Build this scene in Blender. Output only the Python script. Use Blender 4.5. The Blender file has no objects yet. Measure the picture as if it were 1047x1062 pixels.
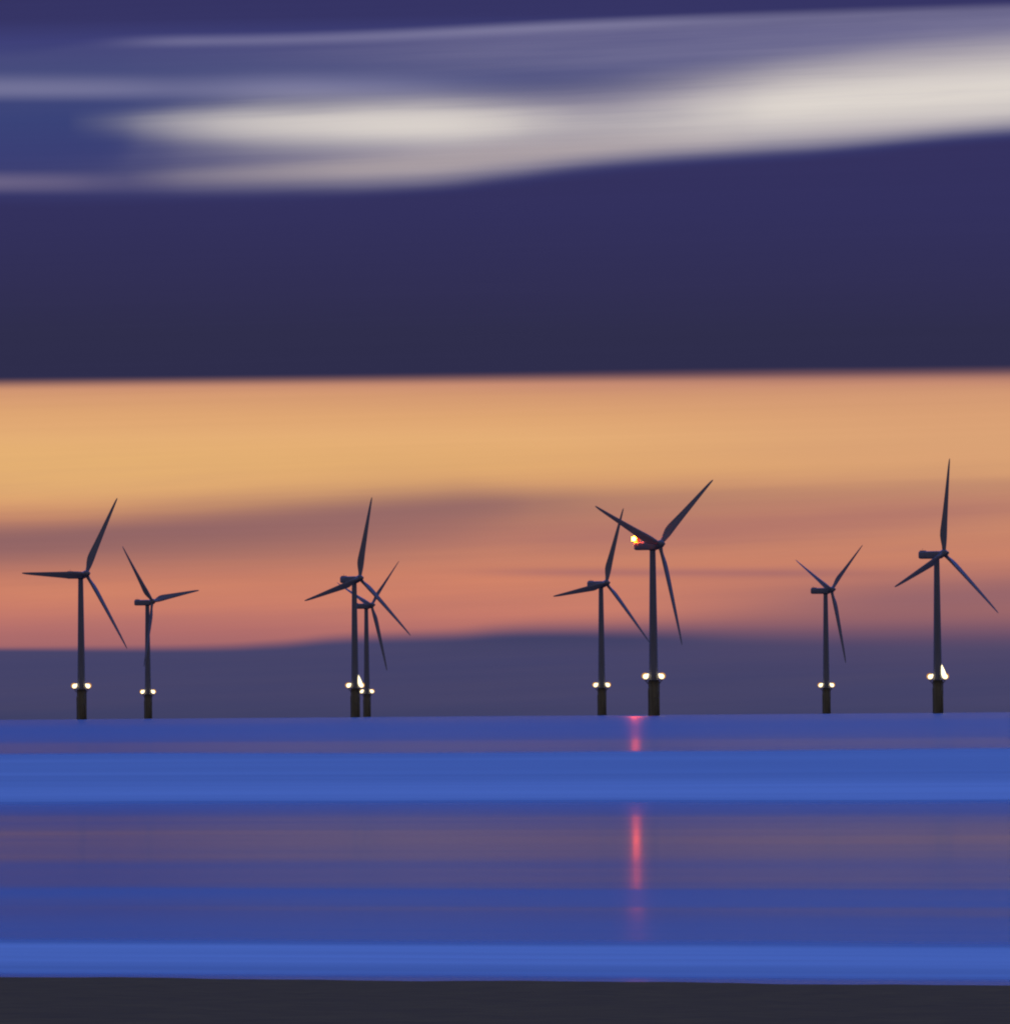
import bpy, bmesh, math, random
from mathutils import Matrix, Vector

random.seed(7)
scene = bpy.context.scene
C = scene.collection
R_EARTH = 6371000.0
EYE = 4.0                 # eye height above the water, metres
F = 10540.0               # focal length in photograph pixels (photo height 1062)
PITCH = 199.8 / F         # camera looks slightly above the horizontal
ROLL = 0.0075             # the photograph leans a little
PI = math.pi

# ------------------------------------------------------------------ camera
cam_data = bpy.data.cameras.new("camera")
cam_data.sensor_fit = 'VERTICAL'
cam_data.sensor_height = 36.0
cam_data.sensor_width = 36.0
cam_data.lens = F / 1062.0 * 36.0
cam_data.clip_start = 0.5
cam_data.clip_end = 60000.0
cam = bpy.data.objects.new("camera", cam_data)
C.objects.link(cam)
cam.location = (0, 0, EYE)
cam.rotation_euler = (Matrix.Rotation(PI / 2 + PITCH, 3, 'X') @ Matrix.Rotation(-ROLL, 3, 'Z')).to_euler()
scene.camera = cam

scene.view_settings.view_transform = 'Standard'
scene.view_settings.look = 'None'
scene.view_settings.exposure = 0.0
scene.view_settings.gamma = 1.0
scene.cycles.filter_width = 2.1
scene.cycles.max_bounces = 6
scene.cycles.use_denoising = True


def lin(r, g, b, k=1.0):
    def f(c):
        c /= 255.0
        return c / 12.92 if c <= 0.04045 else ((c + 0.055) / 1.055) ** 2.4
    return (f(r) * k, f(g) * k, f(b) * k)


# --------------------------------------------------- a small node-math layer
class N:
    """Wraps a value socket so node arithmetic can be written as arithmetic."""
    tree = None

    def __init__(self, s):
        self.s = s

    @staticmethod
    def math(op, *args, clamp=False):
        n = N.tree.nodes.new('ShaderNodeMath')
        n.operation = op
        n.use_clamp = clamp
        for i, a in enumerate(args):
            if isinstance(a, N):
                N.tree.links.new(a.s, n.inputs[i])
            else:
                n.inputs[i].default_value = float(a)
        return N(n.outputs[0])

    def __add__(s, o): return N.math('ADD', s, o)
    __radd__ = __add__
    def __sub__(s, o): return N.math('SUBTRACT', s, o)
    def __rsub__(s, o): return N.math('SUBTRACT', o, s)
    def __mul__(s, o): return N.math('MULTIPLY', s, o)
    __rmul__ = __mul__
    def __truediv__(s, o): return N.math('DIVIDE', s, o)
    def __rtruediv__(s, o): return N.math('DIVIDE', o, s)


def sstep(x, a, b):
    """0 at a, 1 at b, smooth; a may be greater than b."""
    n = N.tree.nodes.new('ShaderNodeMapRange')
    n.interpolation_type = 'SMOOTHSTEP'
    flip = not isinstance(a, N) and not isinstance(b, N) and a > b
    lo, hi, o0, o1 = (b, a, 1.0, 0.0) if flip else (a, b, 0.0, 1.0)
    for key, v in (('Value', x), ('From Min', lo), ('From Max', hi), ('To Min', o0), ('To Max', o1)):
        if isinstance(v, N):
            N.tree.links.new(v.s, n.inputs[key])
        else:
            n.inputs[key].default_value = v
    return N(n.outputs['Result'])


def curve(x, pts, interp=True):
    """Piecewise curve through (x, y) points, held constant outside."""
    x0, x1 = pts[0][0], pts[-1][0]
    ys = [p[1] for p in pts]
    lo, hi = min(ys), max(ys)
    if hi - lo < 1e-9:
        hi = lo + 1
    t = N.math('MULTIPLY', x - x0, 1.0 / (x1 - x0), clamp=True)
    n = N.tree.nodes.new('ShaderNodeFloatCurve')
    c = n.mapping.curves[0]
    P = [((p[0] - x0) / (x1 - x0), (p[1] - lo) / (hi - lo)) for p in pts]
    c.points[0].location = P[0]
    c.points[1].location = P[-1]
    for q in P[1:-1]:
        c.points.new(*q)
    for p in c.points:
        p.handle_type = 'AUTO_CLAMPED' if interp else 'VECTOR'
    n.mapping.update()
    N.tree.links.new(t.s, n.inputs['Value'])
    return N(n.outputs[0]) * (hi - lo) + lo


def ramp(x, stops):
    """Colour ramp over real values of x; stops = (x, (r,g,b) linear)."""
    x0, x1 = stops[0][0], stops[-1][0]
    t = (x - x0) * (1.0 / (x1 - x0))
    n = N.tree.nodes.new('ShaderNodeValToRGB')
    e = n.color_ramp.elements
    while len(e) < len(stops):
        e.new(0.5)
    for k, (q, c) in enumerate(stops):
        e[k].position = (q - x0) / (x1 - x0)
        e[k].color = (*c, 1)
    N.tree.links.new(t.s, n.inputs[0])
    return n.outputs[0]


def mixc(fac, a, b, mode='MIX'):
    n = N.tree.nodes.new('ShaderNodeMix')
    n.data_type = 'RGBA'
    n.blend_type = mode
    for key, v in ((0, fac), (6, a), (7, b)):
        if isinstance(v, N):
            N.tree.links.new(v.s, n.inputs[key])
        elif isinstance(v, bpy.types.NodeSocket):
            N.tree.links.new(v, n.inputs[key])
        elif key == 0:
            n.inputs[key].default_value = v
        else:
            n.inputs[key].default_value = (*v, 1)
    return n.outputs[2]


def noise(x, y, sx, sy, detail=3.0, rough=0.5, seed=0.0):
    """Stretched noise in about -1..1."""
    cmb = N.tree.nodes.new('ShaderNodeCombineXYZ')
    for i, v in enumerate((x * (1.0 / sx), y * (1.0 / sy), None)):
        if v is None:
            cmb.inputs[i].default_value = seed
        else:
            N.tree.links.new(v.s, cmb.inputs[i])
    n = N.tree.nodes.new('ShaderNodeTexNoise')
    n.inputs['Scale'].default_value = 1.0
    n.inputs['Detail'].default_value = detail
    n.inputs['Roughness'].default_value = rough
    N.tree.links.new(cmb.outputs[0], n.inputs['Vector'])
    return (N(n.outputs[0]) - 0.5) * 2.0


# ------------------------------------------------------------------- sky
# A dusk sky with wind-drawn cloud banks, written over bearing and elevation.
world = bpy.data.worlds.new("World")
scene.world = world
world.use_nodes = True
world.cycles.sampling_method = 'MANUAL'
world.cycles.sample_map_resolution = 2048
nt = world.node_tree
nt.nodes.clear()
N.tree = nt
tc = nt.nodes.new('ShaderNodeTexCoord')
sep = nt.nodes.new('ShaderNodeSeparateXYZ')
nt.links.new(tc.outputs['Generated'], sep.inputs[0])
dx, dy, dz = (N(sep.outputs[i]) for i in range(3))
az = N.math('ARCTAN2', dx, dy)
el = N.math('ARCSINE', dz)
gx = az * F                                   # bearing, 1/F rad units
ge = el * F                                   # elevation, 1/F rad units
tx = 523.5 + gx + (ge - 199.8) * (-ROLL)      # the cloud layers lean with the wind
ty = 531.0 + 199.8 - ge - gx * ROLL

wob = noise(tx, ty, 900, 60, 3, 0.5, 3.1)
wob2 = noise(tx, ty, 500, 16, 2, 0.5, 8.7)
str1 = noise(tx, ty + tx * 0.05, 1500, 14, 4, 0.6, 1.7)
str2 = noise(tx, ty + tx * 0.03, 2500, 5, 2, 0.5, 5.2)

fine = noise(tx, ty + tx * 0.04, 420, 7, 4, 0.62, 11.3)        # feathering in the lit clouds
puff = noise(tx, ty + tx * 0.06, 260, 26, 3, 0.55, 14.9)
tyc = ty + wob2 * 3.5 + puff * 4.0 + fine * 2.2
# clear blue of the upper sky
top = ramp(ty + tx * 0.012, [(-40, lin(52, 50, 98)), (22, lin(54, 53, 102)), (44, lin(62, 64, 120)),
                            (75, lin(68, 74, 124)), (125, lin(58, 67, 121)), (165, lin(58, 63, 117)), (215, lin(54, 54, 104))])
# violet-grey veil
sl = tx - 0.0
veil_up = curve(tx, [(-600, 60), (0, 58), (120, 42), (300, 38), (600, 24), (800, 16), (1047, 8), (1700, -10)])
up_edge = sstep(ty, veil_up - 7.0, veil_up + 5.0)
veil_thick = curve(tx, [(-600, 0.12), (60, 0.06), (160, 0.10), (300, 0.20), (420, 0.36), (600, 0.56), (800, 0.60), (1047, 0.66), (1700, 0.6)])
fade_dn = sstep(ty, 96.0, 54.0)
v1 = up_edge * fade_dn * veil_thick * (1.0 + fine * 0.35 + puff * 0.3)
streak = sstep(tx, 85, 200) * sstep(tx, 900, 560) * up_edge * sstep(ty, veil_up + 13.0, veil_up + 2.0) * 0.34
# low edge of the lit clouds
low = puff * 2.0 + curve(tx, [(-800, 204), (0, 205), (150, 204), (300, 202), (420, 196), (520, 186), (600, 176), (720, 165), (850, 156), (1047, 138), (1700, 100)]) + wob2 * 1.5
low_in = sstep(ty, low + 9.0, low - 22.0)
# grey body behind the lit clouds
gtop = curve(tx, [(-800, 180), (0, 178), (100, 172), (160, 130), (300, 112), (480, 104), (600, 96), (700, 84), (850, 66), (1047, 44), (1700, 10)])
gmask = sstep(ty, gtop - 24.0, gtop + 22.0) * low_in
gamt = curve(tx, [(-800, 0.0), (0, 0.03), (120, 0.08), (200, 0.26), (300, 0.44), (400, 0.66), (500, 0.80), (620, 0.78), (760, 0.9), (1700, 0.9)])
st_l = sstep(ty, 72.0, 93.0) * sstep(ty, 110.0, 93.0) * curve(tx, [(0, 0.55), (90, 0.52), (200, 0.36), (330, 0.22), (480, 0)])
st_l = st_l + sstep(ty, 66.0, 90.0) * sstep(ty, 112.0, 92.0) * sstep(tx, 160, 330) * sstep(tx, 600, 380) * 0.35
st_l2 = sstep(N.math('ABSOLUTE', ty - 190.0), 16.0, 0.0) * curve(tx, [(0, 0.38), (60, 0.30), (120, 0.14), (180, 0.08), (300, 0)])


def lobe(cx_pts, wid_pts, amt_pts, xa=None):
    c = curve(tx, cx_pts)
    w = curve(tx, wid_pts)
    d = (tyc - c) / w
    g = N.math('EXPONENT', 0.0 - d * d)
    return g * curve(tx, amt_pts)


b1 = lobe([(0, 126), (150, 128), (400, 130), (620, 128)], [(80, 11), (150, 14), (220, 18), (320, 21), (430, 21), (540, 18), (640, 13)],
          [(70, 0), (110, 0.08), (150, 0.26), (200, 0.48), (260, 0.70), (340, 0.84), (430, 0.92), (500, 0.80), (560, 0.48), (620, 0.22), (720, 0)])
b1b = lobe([(0, 190), (250, 182), (420, 172), (560, 158), (700, 146)], [(0, 9), (300, 11), (500, 15), (700, 16)],
           [(130, 0.0), (200, 0.18), (320, 0.42), (420, 0.55), (560, 0.55), (700, 0.40), (800, 0)])
b2 = lobe([(560, 140), (700, 124), (850, 108), (1047, 94), (1700, 50)], [(560, 18), (700, 26), (850, 32), (1047, 36), (1700, 40)],
          [(520, 0), (600, 0.14), (680, 0.40), (760, 0.76), (850, 1.0), (1047, 1.0), (1700, 0.9)])
veil = lin(126, 122, 156)
grey = lin(158, 150, 164)
lit = lin(221, 213, 206)
sky = mixc(v1, top, veil)
sky = mixc(streak, sky, lin(150, 146, 180))
sky = mixc(st_l, sky, lin(140, 138, 172))
sky = mixc(N.math('MULTIPLY', gmask * gamt, 1.0 + fine * 0.30 + puff * 0.22, clamp=True), sky, grey)
sky = mixc(st_l2, sky, lin(146, 132, 158))
lit = mixc(sstep(fine * 0.7 + puff * 0.6, -0.05, 0.55) * 0.30, lit, lin(184, 176, 184))
b1 = b1 * (1.0 + fine * 0.22 + puff * 0.16)
b2 = b2 * (1.0 + fine * 0.14 + puff * 0.12)
sky = mixc(N.math('MULTIPLY', b1, low_in, clamp=True), sky, lit)
sky = mixc(b1b * low_in, sky, lin(186, 172, 170))
sky = mixc(N.math('MULTIPLY', b2, low_in, clamp=True), sky, lit)
# dark slab of cloud
dark = ramp(ty, [(120, lin(53, 50, 97)), (220, lin(51, 49, 94)), (300, lin(49, 47, 84)), (345, lin(47, 46, 77)), (395, lin(46, 45, 76))])
sky = mixc(sstep(ty, low - 8.0, low + 14.0), sky, dark)
# afterglow
edge = 399.0 - tx * 0.0115 + wob * 3.0
tw = ty + (tx - 523.0) * 0.045
glow = ramp(ty + wob * 8.0, [(385, lin(150, 104, 100)), (399, lin(200, 140, 114)), (410, lin(213, 154, 114)), (430, lin(223, 166, 115)), (455, lin(229, 174, 118)), (485, lin(226, 170, 112)),
                 (520, lin(221, 156, 110)), (560, lin(209, 138, 105)), (598, lin(211, 132, 104)), (630, lin(206, 127, 106)),
                 (652, lin(186, 114, 108)), (690, lin(140, 92, 108))])
# yellow-lit patch on the left, pinker on the right
yl = sstep(ty, 440, 478) * sstep(ty, 545, 500) * sstep(tx, 900, 0)
glow = mixc(yl * 0.75, glow, lin(232, 180, 116))
rt = sstep(tx, 480, 1000) * sstep(ty, 392, 410) * sstep(ty, 560, 480)
glow = mixc(rt * 0.55, glow, lin(212, 154, 118))
pk = sstep(tx, 350, 950) * sstep(ty, 480, 540) * sstep(ty, 690, 600)
glow = mixc(pk * 0.30, glow, lin(196, 128, 108))
# mauve wisps
c1 = curve(tx, [(-800, 578), (0, 561), (150, 553), (300, 543), (420, 532), (530, 523), (640, 519), (1047, 505)]) + wob2 * 5.0
a1 = curve(tx, [(-800, 0.8), (0, 0.84), (200, 0.82), (330, 0.80), (450, 0.80), (560, 0.62), (700, 0.38), (1047, 0.20)])
w1 = curve(tx, [(-800, 22), (0, 22), (200, 26), (330, 28), (450, 25), (560, 18), (1047, 11)])
q = (ty - c1) / (w1 * (1.0 + 0.55 * sstep(ty - c1, -4.0, 10.0)))
glow = mixc(N.math('EXPONENT', 0.0 - q * q) * a1, glow, lin(130, 93, 101))
c2 = curve(tx, [(400, 560), (600, 556), (800, 545), (1047, 528)]) + wob2 * 4.0
q = (ty - c2) / 20.0
glow = mixc(N.math('EXPONENT', 0.0 - q * q) * curve(tx, [(250, 0), (480, 0.3), (700, 0.58), (900, 0.58), (1047, 0.42)]), glow, lin(164, 106, 106))
q = (ty - 594.0 - (tx - 700.0) * 0.004) / 5.0
glow = mixc(N.math('EXPONENT', 0.0 - q * q) * sstep(tx, 420, 620) * sstep(tx, 1000, 800) * 0.5, glow, lin(150, 98, 108))
q = (ty - 622.0 + (tx - 900.0) * 0.05) / 24.0
glow = mixc(N.math('EXPONENT', 0.0 - q * q) * sstep(tx, 600, 960) * 0.80, glow, lin(140, 97, 107))
q = (ty - 612.0) / 14.0
glow = mixc(N.math('EXPONENT', 0.0 - q * q) * sstep(tx, 500, 100) * 0.35, glow, lin(222, 140, 104))
glow = mixc(N.math('MULTIPLY', puff * 0.16 + str1 * 0.14 + str2 * 0.03 + 0.10, sstep(ty, 430, 540), clamp=True), glow, lin(146, 98, 106))
sky = mixc(sstep(ty, edge - 9.0, edge + 7.0), sky, glow)
# blue bank on the horizon
e2 = curve(tx, [(-800, 676), (0, 673), (180, 672), (280, 668), (360, 661), (470, 657), (560, 651), (680, 650), (800, 648), (1047, 642)]) + wob * 2.5 + wob2 * 1.5
soft = curve(tx, [(0, 4), (250, 7), (500, 11), (680, 16), (800, 24), (1047, 36)])
bank = ramp(ty, [(630, lin(84, 74, 106)), (665, lin(72, 69, 106)), (690, lin(68, 67, 105)), (725, lin(68, 67, 104)), (745, lin(62, 64, 100))])
bank = mixc(sstep(tx, 520, 1000) * sstep(ty, 715, 650) * 0.4, bank, lin(96, 76, 104))
q = (ty - e2 - 13.0) / 9.0
bank = mixc(N.math('EXPONENT', 0.0 - q * q) * sstep(tx, 380, 560) * sstep(tx, 760, 640) * 0.6, bank, lin(58, 61, 99))
bank = mixc(N.math('MULTIPLY', str1 * 0.26 + puff * 0.22 + 0.08, 1.0, clamp=True), bank, lin(84, 76, 104))
sky = mixc(sstep(ty, e2 - soft, e2 + soft), sky, bank)
sky = mixc(1.0, sky, ramp(str2, [(-1, (0.97, 0.97, 0.97)), (1, (1.03, 1.03, 1.03))]), 'MULTIPLY')

# sky higher than the photograph shows: deep blue twilight, dark in the east
high = ramp(el * (180 / PI), [(3.6, lin(52, 50, 98)), (8.5, lin(50, 52, 104)), (12, (0.06, 0.16, 0.80)), (17, (0.12, 0.36, 1.85)),
                              (35, (0.12, 0.36, 1.85)), (60, (0.08, 0.22, 1.05)), (90, (0.05, 0.10, 0.42))])
sky = mixc(sstep(el * (180 / PI), 3.9, 5.2), sky, high)
east = ramp(el * (180 / PI), [(-5, (0.09, 0.078, 0.095)), (0, (0.145, 0.125, 0.140)), (15, (0.150, 0.130, 0.140)), (40, (0.08, 0.09, 0.17)), (60, (0.05, 0.075, 0.21)), (90, (0.06, 0.11, 0.40))])
west = sstep(dy, 0.05, 0.75)
sky = mixc(west, east, sky)
below = lin(40, 44, 80)
sky = mixc(sstep(el * (180 / PI), -0.4, -1.0), sky, below)
bg = nt.nodes.new('ShaderNodeBackground')
nt.links.new(sky, bg.inputs['Color'])
bg.inputs['Strength'].default_value = 1.0
out = nt.nodes.new('ShaderNodeOutputWorld')
nt.links.new(bg.outputs[0], out.inputs['Surface'])


# -------------------------------------------------------------- materials
def new_mat(name):
    m = bpy.data.materials.new(name)
    m.use_nodes = True
    m.node_tree.nodes.clear()
    N.tree = m.node_tree
    o = m.node_tree.nodes.new('ShaderNodeOutputMaterial')
    return m, m.node_tree, o


def painted(name, col, rough, streak=0.25, translucent=0.0, scale=1.0):
    m, t, o = new_mat(name)
    p = t.nodes.new('ShaderNodeBsdfPrincipled')
    g = t.nodes.new('ShaderNodeTexCoord')
    mp = t.nodes.new('ShaderNodeMapping')
    mp.inputs['Scale'].default_value = (0.9 * scale, 0.9 * scale, 0.06 * scale)
    t.links.new(g.outputs['Object'], mp.inputs[0])
    n = t.nodes.new('ShaderNodeTexNoise')
    n.inputs['Scale'].default_value = 1.0
    n.inputs['Detail'].default_value = 5
    t.links.new(mp.outputs[0], n.inputs['Vector'])
    c = ramp(N(n.outputs[0]), [(0.3, tuple(v * (1 - streak) for v in col)), (0.7, col)])
    t.links.new(c, p.inputs['Base Color'])
    p.inputs['Roughness'].default_value = rough
    sh = p.outputs[0]
    if translucent:
        tr = t.nodes.new('ShaderNodeBsdfTranslucent')
        tr.inputs[0].default_value = (0.9, 0.8, 0.7, 1)
        mx = t.nodes.new('ShaderNodeMixShader')
        mx.inputs[0].default_value = translucent
        t.links.new(p.outputs[0], mx.inputs[1])
        t.links.new(tr.outputs[0], mx.inputs[2])
        sh = mx.outputs[0]
    t.links.new(sh, o.inputs[0])
    return m


def emitter(name, col, k):
    m, t, o = new_mat(name)
    e = t.nodes.new('ShaderNodeEmission')
    e.inputs[0].default_value = (*col, 1)
    e.inputs[1].default_value = k
    t.links.new(e.outputs[0], o.inputs[0])
    return m


M_PAINT = painted("pale_grey_paint", (0.33, 0.33, 0.34), 0.55)
M_BLADE = painted("blade_laminate", (0.34, 0.33, 0.33), 0.5, 0.15, translucent=0.10)
M_YELLOW = painted("yellow_steel_paint", (0.36, 0.31, 0.16), 0.6, 0.5)
M_STEEL = painted("galvanised_steel", (0.22, 0.22, 0.23), 0.6, 0.4)
M_DARK = painted("dark_steel", (0.07, 0.07, 0.075), 0.6, 0.4)
M_LENS_AND_GLARE = emitter("floodlight_glow", (1.0, 0.85, 0.50), 2.4)
M_BLOOM_RIM = emitter("floodlight_bloom_rim", (1.0, 0.45, 0.12), 0.6)  # amber lens bloom around the floodlights, put in as an emitter
M_RED_HALO = emitter("red_halo_glow", (1.0, 0.07, 0.035), 0.95)  # red lens halo of the beacon, put in as an emitter
M_RED = emitter("red_beacon_glow", (1.0, 0.075, 0.0018), 700.0)


def depth_coord():
    """Band coordinate on the shore: angle below eye level at this distance from the waterline."""
    t = N.tree
    g = t.nodes.new('ShaderNodeNewGeometry')
    s = t.nodes.new('ShaderNodeSeparateXYZ')
    t.links.new(g.outputs['Position'], s.inputs[0])
    x, y = N(s.outputs[0]), N(s.outputs[1])
    d = N.math('MAXIMUM', y + x * BEND, 40.0)
    dist = N.math('MAXIMUM', y, 40.0)
    q = (EYE / d + d * (0.5 / R_EARTH)) * F
    b = x / dist * F
    return q + 730.8, b, x, y


BEND = 0.50     # the bands and the shore run oblique to the view
# ---------------------------------------------------------------- sea
def sea_material():
    m, t, o = new_mat("sea_water")
    q, b, x, y = depth_coord()
    w1 = noise(b, q, 1400, 9, 3, 0.55, 2.2)
    w2 = noise(b, q, 2200, 3.2, 2, 0.5, 4.4)
    wl = noise(b, q, 700, 30, 2, 0.5, 9.4)
    qq = q + wl * 3.0
    # rough = wind-ruffled water catching the high blue sky; smooth = slicks mirroring the glow
    ro = curve(qq, [(742, .22), (745, .225), (753, .27), (766, .235), (773, .19), (777, .19), (781, .45), (786, .62), (812, .62), (822, .68), (829, .60),
                    (834, .30), (841, .25), (852, .19), (866, .165), (884, .172), (900, .205), (912, .205), (921, .225), (926, .285), (932, .265), (938, .265), (944, .235),
                    (950, .24), (956, .265), (974, .275), (979, .40), (984, .60), (1000, .66), (1008, .60), (1013, .30), (1018, .25), (1040, .25)])
    ro = ro * (1.0 + w1 * 0.20 + w2 * 0.13)
    p = t.nodes.new('ShaderNodeBsdfPrincipled')
    p.inputs['Base Color'].default_value = (0.012, 0.022, 0.06, 1)
    p.inputs['IOR'].default_value = 1.333
    ro = ro * 0.86
    # long-crested swell: slopes mostly towards and away from the shore
    p.inputs['Anisotropic'].default_value = 0.5
    tg = t.nodes.new('ShaderNodeCombineXYZ')
    tg.inputs[1].default_value = 1.0
    t.links.new(tg.outputs[0], p.inputs['Tangent'])
    t.links.new(ro.s, p.inputs['Roughness'])
    # broken foam on the ruffled strips, lit by the whole sky
    foam = curve(qq, [(742, .0), (755, .04), (768, .02), (776, .0), (780, .30), (785, .72), (808, .72), (816, .92), (826, .92), (831, .35), (836, .06),
                      (842, .0), (916, .0), (926, .06), (936, .08), (944, .03), (950, .03), (957, .08), (974, .10), (979, .30),
                      (985, .92), (996, .92), (1002, .74), (1009, .66), (1013, .12), (1017, 0), (1030, 0)])
    foam = N.math('MULTIPLY', foam, 1.0 + w1 * 0.34 + w2 * 0.20, clamp=True)
    d = t.nodes.new('ShaderNodeBsdfDiffuse')
    d.inputs[0].default_value = (0.66, 0.82, 0.90, 1)
    mx = t.nodes.new('ShaderNodeMixShader')
    t.links.new(foam.s, mx.inputs[0])
    t.links.new(p.outputs[0], mx.inputs[1])
    t.links.new(d.outputs[0], mx.inputs[2])
    t.links.new(mx.outputs[0], o.inputs[0])
    return m


M_SEA = sea_material()


def link_mesh(name, bm, mats, parent=None, smooth=True, autosmooth=None):
    me = bpy.data.meshes.new(name)
    bm.normal_update()
    bm.to_mesh(me)
    bm.free()
    for mt in (mats if isinstance(mats, (list, tuple)) else [mats]):
        me.materials.append(mt)
    if smooth:
        for p in me.polygons:
            p.use_smooth = True
    if autosmooth:
        me.set_sharp_from_angle(angle=math.radians(autosmooth))
    o = bpy.data.objects.new(name, me)
    C.objects.link(o)
    if parent:
        o.parent = parent
    return o


def build_sea():
    bm = bmesh.new()
    seg = 256
    radii = [20.0 * (40000.0 / 20.0) ** (i / 259.0) for i in range(260)]
    prev = None
    centre = bm.verts.new((0, 0, 0))
    for r in radii:
        z = -r * r / (2 * R_EARTH)
        ring = [bm.verts.new((r * math.sin(2 * PI * k / seg), r * math.cos(2 * PI * k / seg), z)) for k in range(seg)]
        for k in range(seg):
            k2 = (k + 1) % seg
            if prev is None:
                bm.faces.new((centre, ring[k2], ring[k]))
            else:
                bm.faces.new((prev[k], prev[k2], ring[k2], ring[k]))
        prev = ring
    o = link_mesh("sea", bm, M_SEA)
    o['kind'] = 'structure'
    return o


build_sea()


# --------------------------------------------------------------- beach
def shore_y(x):
    """Distance of the waterline straight ahead, for a point x metres to the right."""
    return (147.0 - 0.58 * x
            + 0.28 * math.sin(x * 0.9 + 0.4) + 0.16 * math.sin(x * 2.3 + 1.7) + 0.06 * math.sin(x * 6.1))


def beach_material():
    m, t, o = new_mat("dark_wet_sand")
    g = t.nodes.new('ShaderNodeNewGeometry')
    n = t.nodes.new('ShaderNodeTexNoise')
    n.inputs['Scale'].default_value = 1.3
    n.inputs['Detail'].default_value = 8
    t.links.new(g.outputs['Position'], n.inputs['Vector'])
    p = t.nodes.new('ShaderNodeBsdfPrincipled')
    c = ramp(N(n.outputs[0]), [(0.3, (0.205, 0.105, 0.016)), (0.7, (0.295, 0.152, 0.024))])
    t.links.new(c, p.inputs['Base Color'])
    p.inputs['Roughness'].default_value = 0.95
    p.inputs['Specular IOR Level'].default_value = 0.05
    bu = t.nodes.new('ShaderNodeBump')
    bu.inputs['Strength'].default_value = 0.4
    bu.inputs['Distance'].default_value = 0.05
    t.links.new(n.outputs[0], bu.inputs['Height'])
    t.links.new(bu.outputs[0], p.inputs['Normal'])
    t.links.new(p.outputs[0], o.inputs[0])
    return m


def build_beach():
    bm = bmesh.new()
    xs = [-400, -200, -100, -50] + [-30 + 0.25 * i for i in range(241)] + [50, 100, 150, 170]
    us = [0, 0.15, 0.35, 0.7, 1.2, 2, 3, 4.5, 6.5, 9, 12, 16, 21, 28, 40, 60, 90, 130, 160, 220]
    rows = []
    for i, x in enumerate(xs):
        sy = shore_y(x)
        row = [bm.verts.new((x, sy + 0.5, -0.06))]
        for u in us:
            z = 0.004 + 0.012 * u + (0.012 * min(1, u) * random.uniform(-1, 1)) * (1 if u < 30 else 0)
            if u > 120:
                z = min(z, 2.3)
            row.append(bm.verts.new((x, sy - u, z)))
        rows.append(row)
    for a, b in zip(rows, rows[1:]):
        for k in range(len(a) - 1):
            bm.faces.new((a[k], a[k + 1], b[k + 1], b[k]))
    bmesh.ops.recalc_face_normals(bm, faces=bm.faces)
    if sum(f.normal.z for f in bm.faces) < 0:
        bmesh.ops.reverse_faces(bm, faces=bm.faces)
    o = link_mesh("beach", bm, beach_material())
    o['kind'] = 'structure'
    return o


build_beach()


# ------------------------------------------------------------ wind turbines
def lathe(bm, prof, seg=32, axis='Z', centre=(0, 0, 0)):
    """Solid of revolution; prof = (radius, height) from bottom to top."""
    c = Vector(centre)
    rings = []
    for r, h in prof:
        if r < 1e-6:
            p = (0, 0, h) if axis == 'Z' else (h, 0, 0)
            rings.append([bm.verts.new(c + Vector(p))])
        else:
            ring = []
            for k in range(seg):
                a = 2 * PI * k / seg
                p = (r * math.cos(a), r * math.sin(a), h) if axis == 'Z' else (h, r * math.cos(a), r * math.sin(a))
                ring.append(bm.verts.new(c + Vector(p)))
            rings.append(ring)
    for a, b in zip(rings, rings[1:]):
        for k in range(seg):
            k2 = (k + 1) % seg
            if len(a) == 1 and len(b) == 1:
                continue
            if len(a) == 1:
                bm.faces.new((a[0], b[k2], b[k]))
            elif len(b) == 1:
                bm.faces.new((a[k], a[k2], b[0]))
            else:
                bm.faces.new((a[k], a[k2], b[k2], b[k]))
    if len(rings[0]) > 1:
        bm.faces.new(rings[0][::-1])
    if len(rings[-1]) > 1:
        bm.faces.new(rings[-1])
    bmesh.ops.recalc_face_normals(bm, faces=bm.faces)


def tube(bm, pts, r, seg=8, closed=False):
    pts = [Vector(p) for p in pts]
    rings = []
    n = len(pts)
    for i, p in enumerate(pts):
        if closed:
            d = pts[(i + 1) % n] - pts[i - 1]
        else:
            d = pts[min(i + 1, n - 1)] - pts[max(i - 1, 0)]
        d.normalize()
        u = d.cross(Vector((0, 0, 1)))
        if u.length < 1e-4:
            u = Vector((1, 0, 0))
        u.normalize()
        v = d.cross(u)
        rings.append([bm.verts.new(p + r * (u * math.cos(2 * PI * k / seg) + v * math.sin(2 * PI * k / seg))) for k in range(seg)])
    pairs = list(zip(rings, rings[1:])) + ([(rings[-1], rings[0])] if closed else [])
    for a, b in pairs:
        for k in range(seg):
            k2 = (k + 1) % seg
            bm.faces.new((a[k], a[k2], b[k2], b[k]))
    if not closed:
        bm.faces.new(rings[0][::-1])
        bm.faces.new(rings[-1])


def box(bm, x0, x1, y0, y1, z0, z1, bev=0.0, seg=2):
    r = bmesh.ops.create_cube(bm, size=1.0, matrix=Matrix.Translation(((x0 + x1) / 2, (y0 + y1) / 2, (z0 + z1) / 2)) @ Matrix.Diagonal((x1 - x0, y1 - y0, z1 - z0, 1)))
    if bev:
        es = set()
        for v in r['verts']:
            es.update(v.link_edges)
        bmesh.ops.bevel(bm, geom=list(es), offset=bev, segments=seg, affect='EDGES', profile=0.6)


HUB_Z = 84.0
HUB_X = 4.75
PLAT = 17.6
TILT = math.radians(5)
CONE = math.radians(3)
SPAN = 50.6


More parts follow.
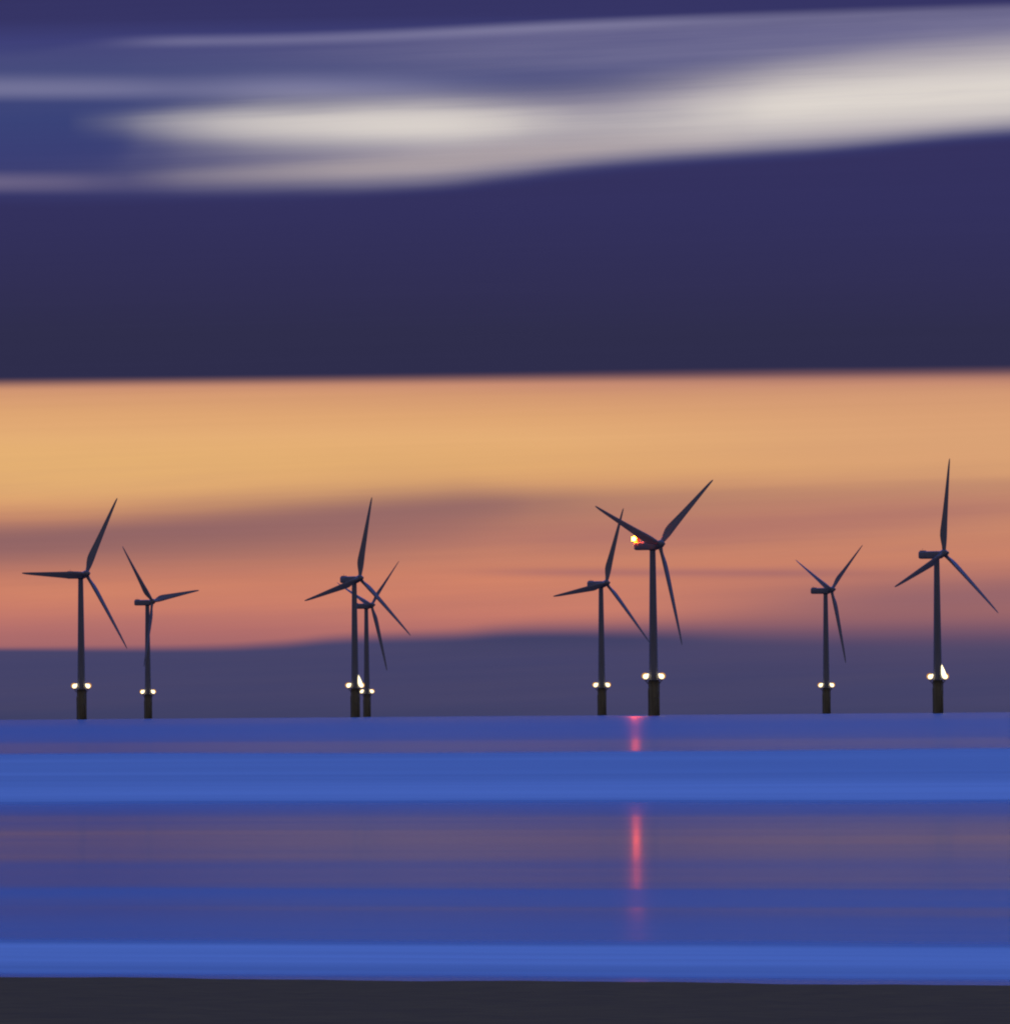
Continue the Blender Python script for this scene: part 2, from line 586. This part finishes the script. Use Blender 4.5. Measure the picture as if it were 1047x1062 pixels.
def blade_bm():
    bm = bmesh.new()
    #       span  chord  thick  twist  leading-edge share
    secs = [(0.6, 2.1, 2.1, 14, .50), (2.2, 2.1, 2.1, 14, .50), (4.0, 2.7, 1.7, 14, .44), (6.5, 3.7, 1.25, 13, .36), (9.0, 4.35, 1.0, 12, .31),
            (11.5, 4.4, .86, 10.5, .29), (15, 4.05, .7, 8.5, .28), (20, 3.55, .56, 6, .28), (26, 3.05, .44, 4, .28), (32, 2.55, .34, 2.5, .28),
            (38, 2.05, .25, 1.2, .28), (43, 1.65, .18, .4, .29), (47, 1.25, .11, 0, .31), (49.3, .9, .06, 0, .35), (SPAN, .45, .03, 0, .4)]
    n = 20
    rings = []
    for z, c, th, tw, le in secs:
        a = math.radians(tw)
        rd = max(0.0, min(1.0, (6.5 - z) / 4.3))       # 1 at the round root
        pre = 0.0
        ring = []
        for k in range(n):
            u = 2 * PI * k / n
            # teardrop profile, nose towards +x, sharp tail towards -x
            xf = math.cos(u)
            yf = math.sin(u) * (rd + (1 - rd) * (0.55 + 0.45 * math.cos(u) if math.cos(u) < 0 else 1.0 - 0.0 * xf))
            px = c * (xf * 0.5 + 0.5 - (1 - le)) 
            py = th * 0.5 * yf
            ring.append(bm.verts.new((px * math.cos(a) - py * math.sin(a) * -1, -px * math.sin(a) + py * math.cos(a) + pre, z)))
        rings.append(ring)
    for p, q in zip(rings, rings[1:]):
        for k in range(n):
            k2 = (k + 1) % n
            bm.faces.new((p[k], p[k2], q[k2], q[k]))
    bm.faces.new(rings[0][::-1])
    bm.faces.new(rings[-1])
    bmesh.ops.recalc_face_normals(bm, faces=bm.faces)
    return bm


def nacelle_bm():
    """Long rounded housing lying along x, rotor end at +x, origin on the tower axis."""
    bm = bmesh.new()
    secs = [(-11.0, 1.4, 1.55, .2), (-10.8, 1.75, 1.85, .1), (-10.1, 1.9, 2.0, 0), (-6, 2.0, 2.05, 0), (0, 2.05, 2.05, 0), (2.0, 1.95, 2.0, 0), (3.0, 1.75, 1.7, 0), (3.3, 1.5, 1.5, 0)]
    n = 28
    rings = []
    for x, hw, hh, up in secs:
        ring = []
        for k in range(n):
            a = 2 * PI * k / n
            ca, sa = math.cos(a), math.sin(a)
            e = 0.42
            ring.append(bm.verts.new((x, hw * math.copysign(abs(ca) ** e, ca), up + hh * math.copysign(abs(sa) ** e, sa))))
        rings.append(ring)
    for p, q in zip(rings, rings[1:]):
        for k in range(n):
            k2 = (k + 1) % n
            bm.faces.new((p[k], p[k2], q[k2], q[k]))
    bm.faces.new(rings[0][::-1])
    bm.faces.new(rings[-1])
    bmesh.ops.recalc_face_normals(bm, faces=bm.faces)
    return bm


def thing(name, label, cat, loc, group):
    o = bpy.data.objects.new(name, None)
    C.objects.link(o)
    o.location = loc
    o['label'] = label
    o['category'] = cat
    o['group'] = group
    return o


def make_turbine():
    t = thing("wind_turbine", "", "wind turbine", (0, 0, 0), "offshore wind turbines on the horizon")
    bm = bmesh.new()
    lathe(bm, [(2.65, -6), (2.65, 14.6), (2.78, 14.7), (2.78, 15.0), (2.65, 15.1), (2.65, PLAT - .55), (2.5, PLAT - .5), (2.5, PLAT)], 40)
    link_mesh("foundation", bm, M_YELLOW, t, autosmooth=40)
    bm = bmesh.new()                                       # boat landing: fenders, rungs, stand-offs
    for s in (-.8, .8):
        tube(bm, [(s, -3.7, -3), (s, -3.7, 8.0), (s, -3.2, 9.0), (s, -2.5, 9.0)], .24)
        for z in (1.2, 4.4, 7.6):
            tube(bm, [(s, -3.7, z), (s * .8, -2.4, z)], .16)
    for k in range(40):
        tube(bm, [(-.42, -3.35, -.6 + k * .44), (.42, -3.35, -.6 + k * .44)], .035, 6)
    for s in (-.42, .42):
        tube(bm, [(s, -3.35, -1), (s, -3.35, PLAT + .9)], .06, 6)
    for a in (150, 205, 330, 20):                          # cable tubes and anode bars down the pile
        ca, sa = math.cos(math.radians(a - 28)), math.sin(math.radians(a - 28))
        tube(bm, [(2.95 * ca, 2.95 * sa, -3), (2.95 * ca, 2.95 * sa, 10.5 + (a % 7)), (2.5 * ca, 2.5 * sa, 11.5 + (a % 7))], .2, 8)
    la = link_mesh("boat_landing", bm, M_YELLOW, t)
    la.rotation_euler = (0, 0, math.radians(28))
    bm = bmesh.new()                                       # tower with flange rings
    prof = [(2.3, PLAT + .02)]
    for k in range(1, 4):
        z = PLAT + (81.4 - PLAT) * k / 3
        r = 2.3 - .85 * k / 3
        prof += [(r, z - .12), (r + .05, z - .1), (r + .05, z + .0)] + ([(r, z + .02)] if k < 3 else [])
    lathe(bm, prof, 40)
    link_mesh("tower", bm, M_PAINT, t, autosmooth=40)
    bm = bmesh.new()
    box(bm, -.5, .5, -2.38, -2.1, PLAT + .5, PLAT + 2.7, .06)
    dr = link_mesh("door", bm, M_STEEL, t, smooth=False)
    dr.rotation_euler = (0, 0, math.radians(25))
    bm = bmesh.new()                                       # working platform with brackets
    lathe(bm, [(2.51, PLAT - .25), (4.5, PLAT - .25), (4.5, PLAT), (2.51, PLAT)], 40)
    for k in range(8):
        a = 2 * PI * k / 8 + .2
        tube(bm, [(2.7 * math.cos(a), 2.7 * math.sin(a), PLAT - 2.2), (4.35 * math.cos(a), 4.35 * math.sin(a), PLAT - .3)], .12, 6)
    pf = link_mesh("platform", bm, M_STEEL, t, autosmooth=40)
    bm = bmesh.new()
    for z in (.55, 1.1):
        tube(bm, [(4.4 * math.cos(2 * PI * k / 32), 4.4 * math.sin(2 * PI * k / 32), PLAT + z) for k in range(32)], .045, 6, True)
    for k in range(16):
        a = 2 * PI * k / 16
        tube(bm, [(4.4 * math.cos(a), 4.4 * math.sin(a), PLAT), (4.4 * math.cos(a), 4.4 * math.sin(a), PLAT + 1.1)], .045, 6)
    link_mesh("railing", bm, M_YELLOW, pf)
    bm = bmesh.new()                                       # small davit crane on the platform
    tube(bm, [(-.4, 3.6, PLAT), (-.4, 3.6, PLAT + 2.6), (-.4, 4.2, PLAT + 3.3), (-.4, 5.6, PLAT + 3.5)], .14, 8)
    link_mesh("davit_crane", bm, M_YELLOW, t)
    nac = link_mesh("nacelle", nacelle_bm(), M_PAINT, t, autosmooth=50)
    bm = bmesh.new()
    box(bm, -10.5, -7.8, -1.15, 1.15, 1.9, 2.45, .15)
    link_mesh("cooler", bm, M_STEEL, nac, smooth=False)
    bm = bmesh.new()
    tube(bm, [(-10.2, .9, 2.2), (-10.2, .9, 3.3)], .06, 6)
    tube(bm, [(-10.2, .5, 3.3), (-10.2, 1.3, 3.3)], .05, 6)
    link_mesh("wind_vane", bm, M_DARK, nac)
    bm = bmesh.new()                                       # yaw collar under the housing
    lathe(bm, [(1.5, -2.35), (1.75, -2.2), (1.75, -1.9)], 32)
    link_mesh("yaw_collar", bm, M_DARK, nac, autosmooth=40)
    bm = bmesh.new()
    lathe(bm, [(1.45, -1.6), (1.75, -1.5), (1.95, -.6), (2.0, .5), (1.75, 1.4), (1.3, 2.0), (.98, 2.3), (.85, 2.8), (.62, 3.15), (.3, 3.3), (0, 3.33)], 32, 'X')
    link_mesh("hub", bm, M_PAINT, t)
    b0 = blade_bm()
    bl = link_mesh("blade", b0, M_BLADE, t, autosmooth=60)
    for _ in range(2):
        o = bl.copy()
        C.objects.link(o)
        o.parent = t
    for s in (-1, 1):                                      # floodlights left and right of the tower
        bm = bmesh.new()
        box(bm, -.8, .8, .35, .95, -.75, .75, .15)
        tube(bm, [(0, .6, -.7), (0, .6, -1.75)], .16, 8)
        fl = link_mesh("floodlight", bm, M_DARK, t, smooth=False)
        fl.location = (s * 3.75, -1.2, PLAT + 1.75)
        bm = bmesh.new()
        lens_glare_bm(bm, s, False)
        link_mesh("lens", bm, [M_LENS_AND_GLARE, M_BLOOM_RIM], fl)  # lamp glass together with its modelled glare and bloom
    return t


def blob(bm, c, rx, ry, rz, mi=0):
    r = bmesh.ops.create_uvsphere(bm, u_segments=20, v_segments=12, radius=1.0,
                                  matrix=Matrix.Translation(c) @ Matrix.Diagonal((rx, ry, rz, 1)))
    fs = set()
    for v in r['verts']:
        fs.update(v.link_faces)
    for f in fs:
        f.material_index = mi


def lens_glare_bm(bm, s, tall):
    """Lamp bowl with its glare as glowing mesh"""
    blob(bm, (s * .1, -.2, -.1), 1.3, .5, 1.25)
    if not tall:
        blob(bm, (-s * .95, -.1, .75), .42, .3, .62)  # inner lobe of glare shaped as glowing mesh
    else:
        prof = [(0, -1.2), (.6, -1.0), (1.0, -.2), (1.2, .8), (1.15, 1.9), (.9, 3.2), (.55, 4.5), (.22, 5.7), (0, 6.3)]  # flame of lamp glare shaped as a glowing solid
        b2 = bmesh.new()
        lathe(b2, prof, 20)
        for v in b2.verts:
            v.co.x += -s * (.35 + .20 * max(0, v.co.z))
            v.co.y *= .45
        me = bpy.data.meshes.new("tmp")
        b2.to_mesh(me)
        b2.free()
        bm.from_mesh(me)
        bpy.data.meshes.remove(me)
    blob(bm, (s * .35, .25, .1), 1.8, .3, 1.65, 1)  # flat amber disc standing in for the bloom fringe


def copy_tree(o, parent=None):
    c = o.copy()
    C.objects.link(c)
    if parent:
        c.parent = parent
    for ch in list(o.children):
        copy_tree(ch, c)
    return c


def pose(t, yaw, theta, pitch):
    """Turn the housing to the wind and the rotor to its angle."""
    y = math.radians(yaw)
    a = Vector((math.cos(y) * math.cos(TILT), -math.sin(y) * math.cos(TILT), math.sin(TILT)))
    up0 = Vector((0, 0, 1))
    rt = up0.cross(a).normalized()
    up = a.cross(rt).normalized()
    if up.z < 0:
        up = -up
    hub = Vector((HUB_X * math.cos(y), -HUB_X * math.sin(y), HUB_Z))
    k = 0
    for ch in t.children:
        nm = ch.name.split('.')[0]
        if nm == 'nacelle':
            ch.matrix_local = Matrix.Translation((0, 0, HUB_Z - .75)) @ Matrix.Rotation(-y, 4, 'Z')
        elif nm == 'hub':
            m = Matrix((a, -rt, up)).transposed().to_4x4()
            ch.matrix_local = Matrix.Translation(hub) @ m
        elif nm == 'blade':
            th = math.radians(theta) + k * 2 * PI / 3
            b = ((up * math.cos(th) + rt * math.sin(th)) * math.cos(CONE) + a * math.sin(CONE)).normalized()
            tg = (rt * math.cos(th) - up * math.sin(th)).normalized()
            dn = b.cross(tg)
            m = Matrix((tg, dn, b)).transposed().to_4x4()
            ch.matrix_local = Matrix.Translation(hub) @ m @ Matrix.Rotation(-math.radians(pitch), 4, 'Z')
            k += 1


# east, distance (metres), yaw, rotor angle, label
SITES = [
    # bearing (photo units right of the view axis), hub height in the same units
    (85.2, 746.5, 151.0, 47, 30, False, "leftmost wind turbine, one blade level over its nacelle and one raised steeply right"),
    (154.0, 746.0, 121.5, 38, 81, False, "small second turbine from the left, its third blade hanging down along the tower"),
    (368.4, 744.5, 144.1, 46.5, 14, True, "taller turbine of the crossing pair in mid horizon, one blade nearly upright, tall white lamp glare"),
    (380.6, 744.0, 116.1, 33, 49, False, "smallest turbine, standing just right of the taller one it nearly overlaps"),
    (623.9, 742.3, 137.2, 46.5, 20, False, "turbine left of the red-lit one, its raised blade crossing the red-lit turbine's blade"),
    (677.7, 741.7, 177.7, 43.5, 51, False, "largest wind turbine, with a glowing red beacon at the back of its nacelle"),
    (856.4, 739.4, 128.5, 34, 53, False, "small turbine second from the right with two blades raised in a V"),
    (971.7, 738.2, 165.8, 40.5, 9, True, "rightmost wind turbine with one blade straight up and a tall flame-shaped white glare"),
]

PITCHES = (8, 0, 8, -22, 8, 2, -18, 8)    # how far each turbine's blades are feathered
proto = make_turbine()
red_host = None
tall_lens_glare = None
for i, (px, py, hp, yaw, th, tall, label) in enumerate(SITES):
    t = proto if i == len(SITES) - 1 else copy_tree(proto)
    D = F * HUB_Z / hp
    X = (px - 523.5) + ROLL * (531.0 - py)
    east = D * math.tan(X / F)
    t.location = (east, D, -(D * D + east * east) / (2 * R_EARTH))
    t['label'] = label
    pose(t, yaw, th, PITCHES[i])
    if i == 5:
        red_host = t
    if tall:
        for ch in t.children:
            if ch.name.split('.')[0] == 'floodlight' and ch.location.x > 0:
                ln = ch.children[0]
                if tall_lens_glare is None:
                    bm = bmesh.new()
                    lens_glare_bm(bm, 1, True)
                    tall_lens_glare = bpy.data.meshes.new("tall_lens_glare")
                    bm.to_mesh(tall_lens_glare)
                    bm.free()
                    for mt in (M_LENS_AND_GLARE, M_BLOOM_RIM):
                        tall_lens_glare.materials.append(mt)
                    for p in tall_lens_glare.polygons:
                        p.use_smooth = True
                ln.data = tall_lens_glare
                ch['label'] = "white floodlight with tall tapering glare"

# the red aviation beacon on the largest turbine
for ch in red_host.children:
    if ch.name.split('.')[0] == 'nacelle':
        nac = ch
bm = bmesh.new()
tube(bm, [(-10.8, -1.0, 1.3), (-11.5, -1.0, 2.1)], .2, 8)
lathe(bm, [(.6, 2.0), (.6, 2.4)], 20, 'Z', (-11.5, -1.0, 0))
be = link_mesh("beacon", bm, M_DARK, red_host, smooth=False)
be['label'] = "glowing red aviation beacon"
be.matrix_basis = nac.matrix_basis
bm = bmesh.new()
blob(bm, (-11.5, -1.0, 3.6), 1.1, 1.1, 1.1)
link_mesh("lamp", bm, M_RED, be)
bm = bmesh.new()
blob(bm, (-10.9, .6, 3.6), 2.2, .35, 2.1)  # glowing disc behind the lamp, added as its red halo
link_mesh("beacon_halo", bm, M_RED_HALO, be)
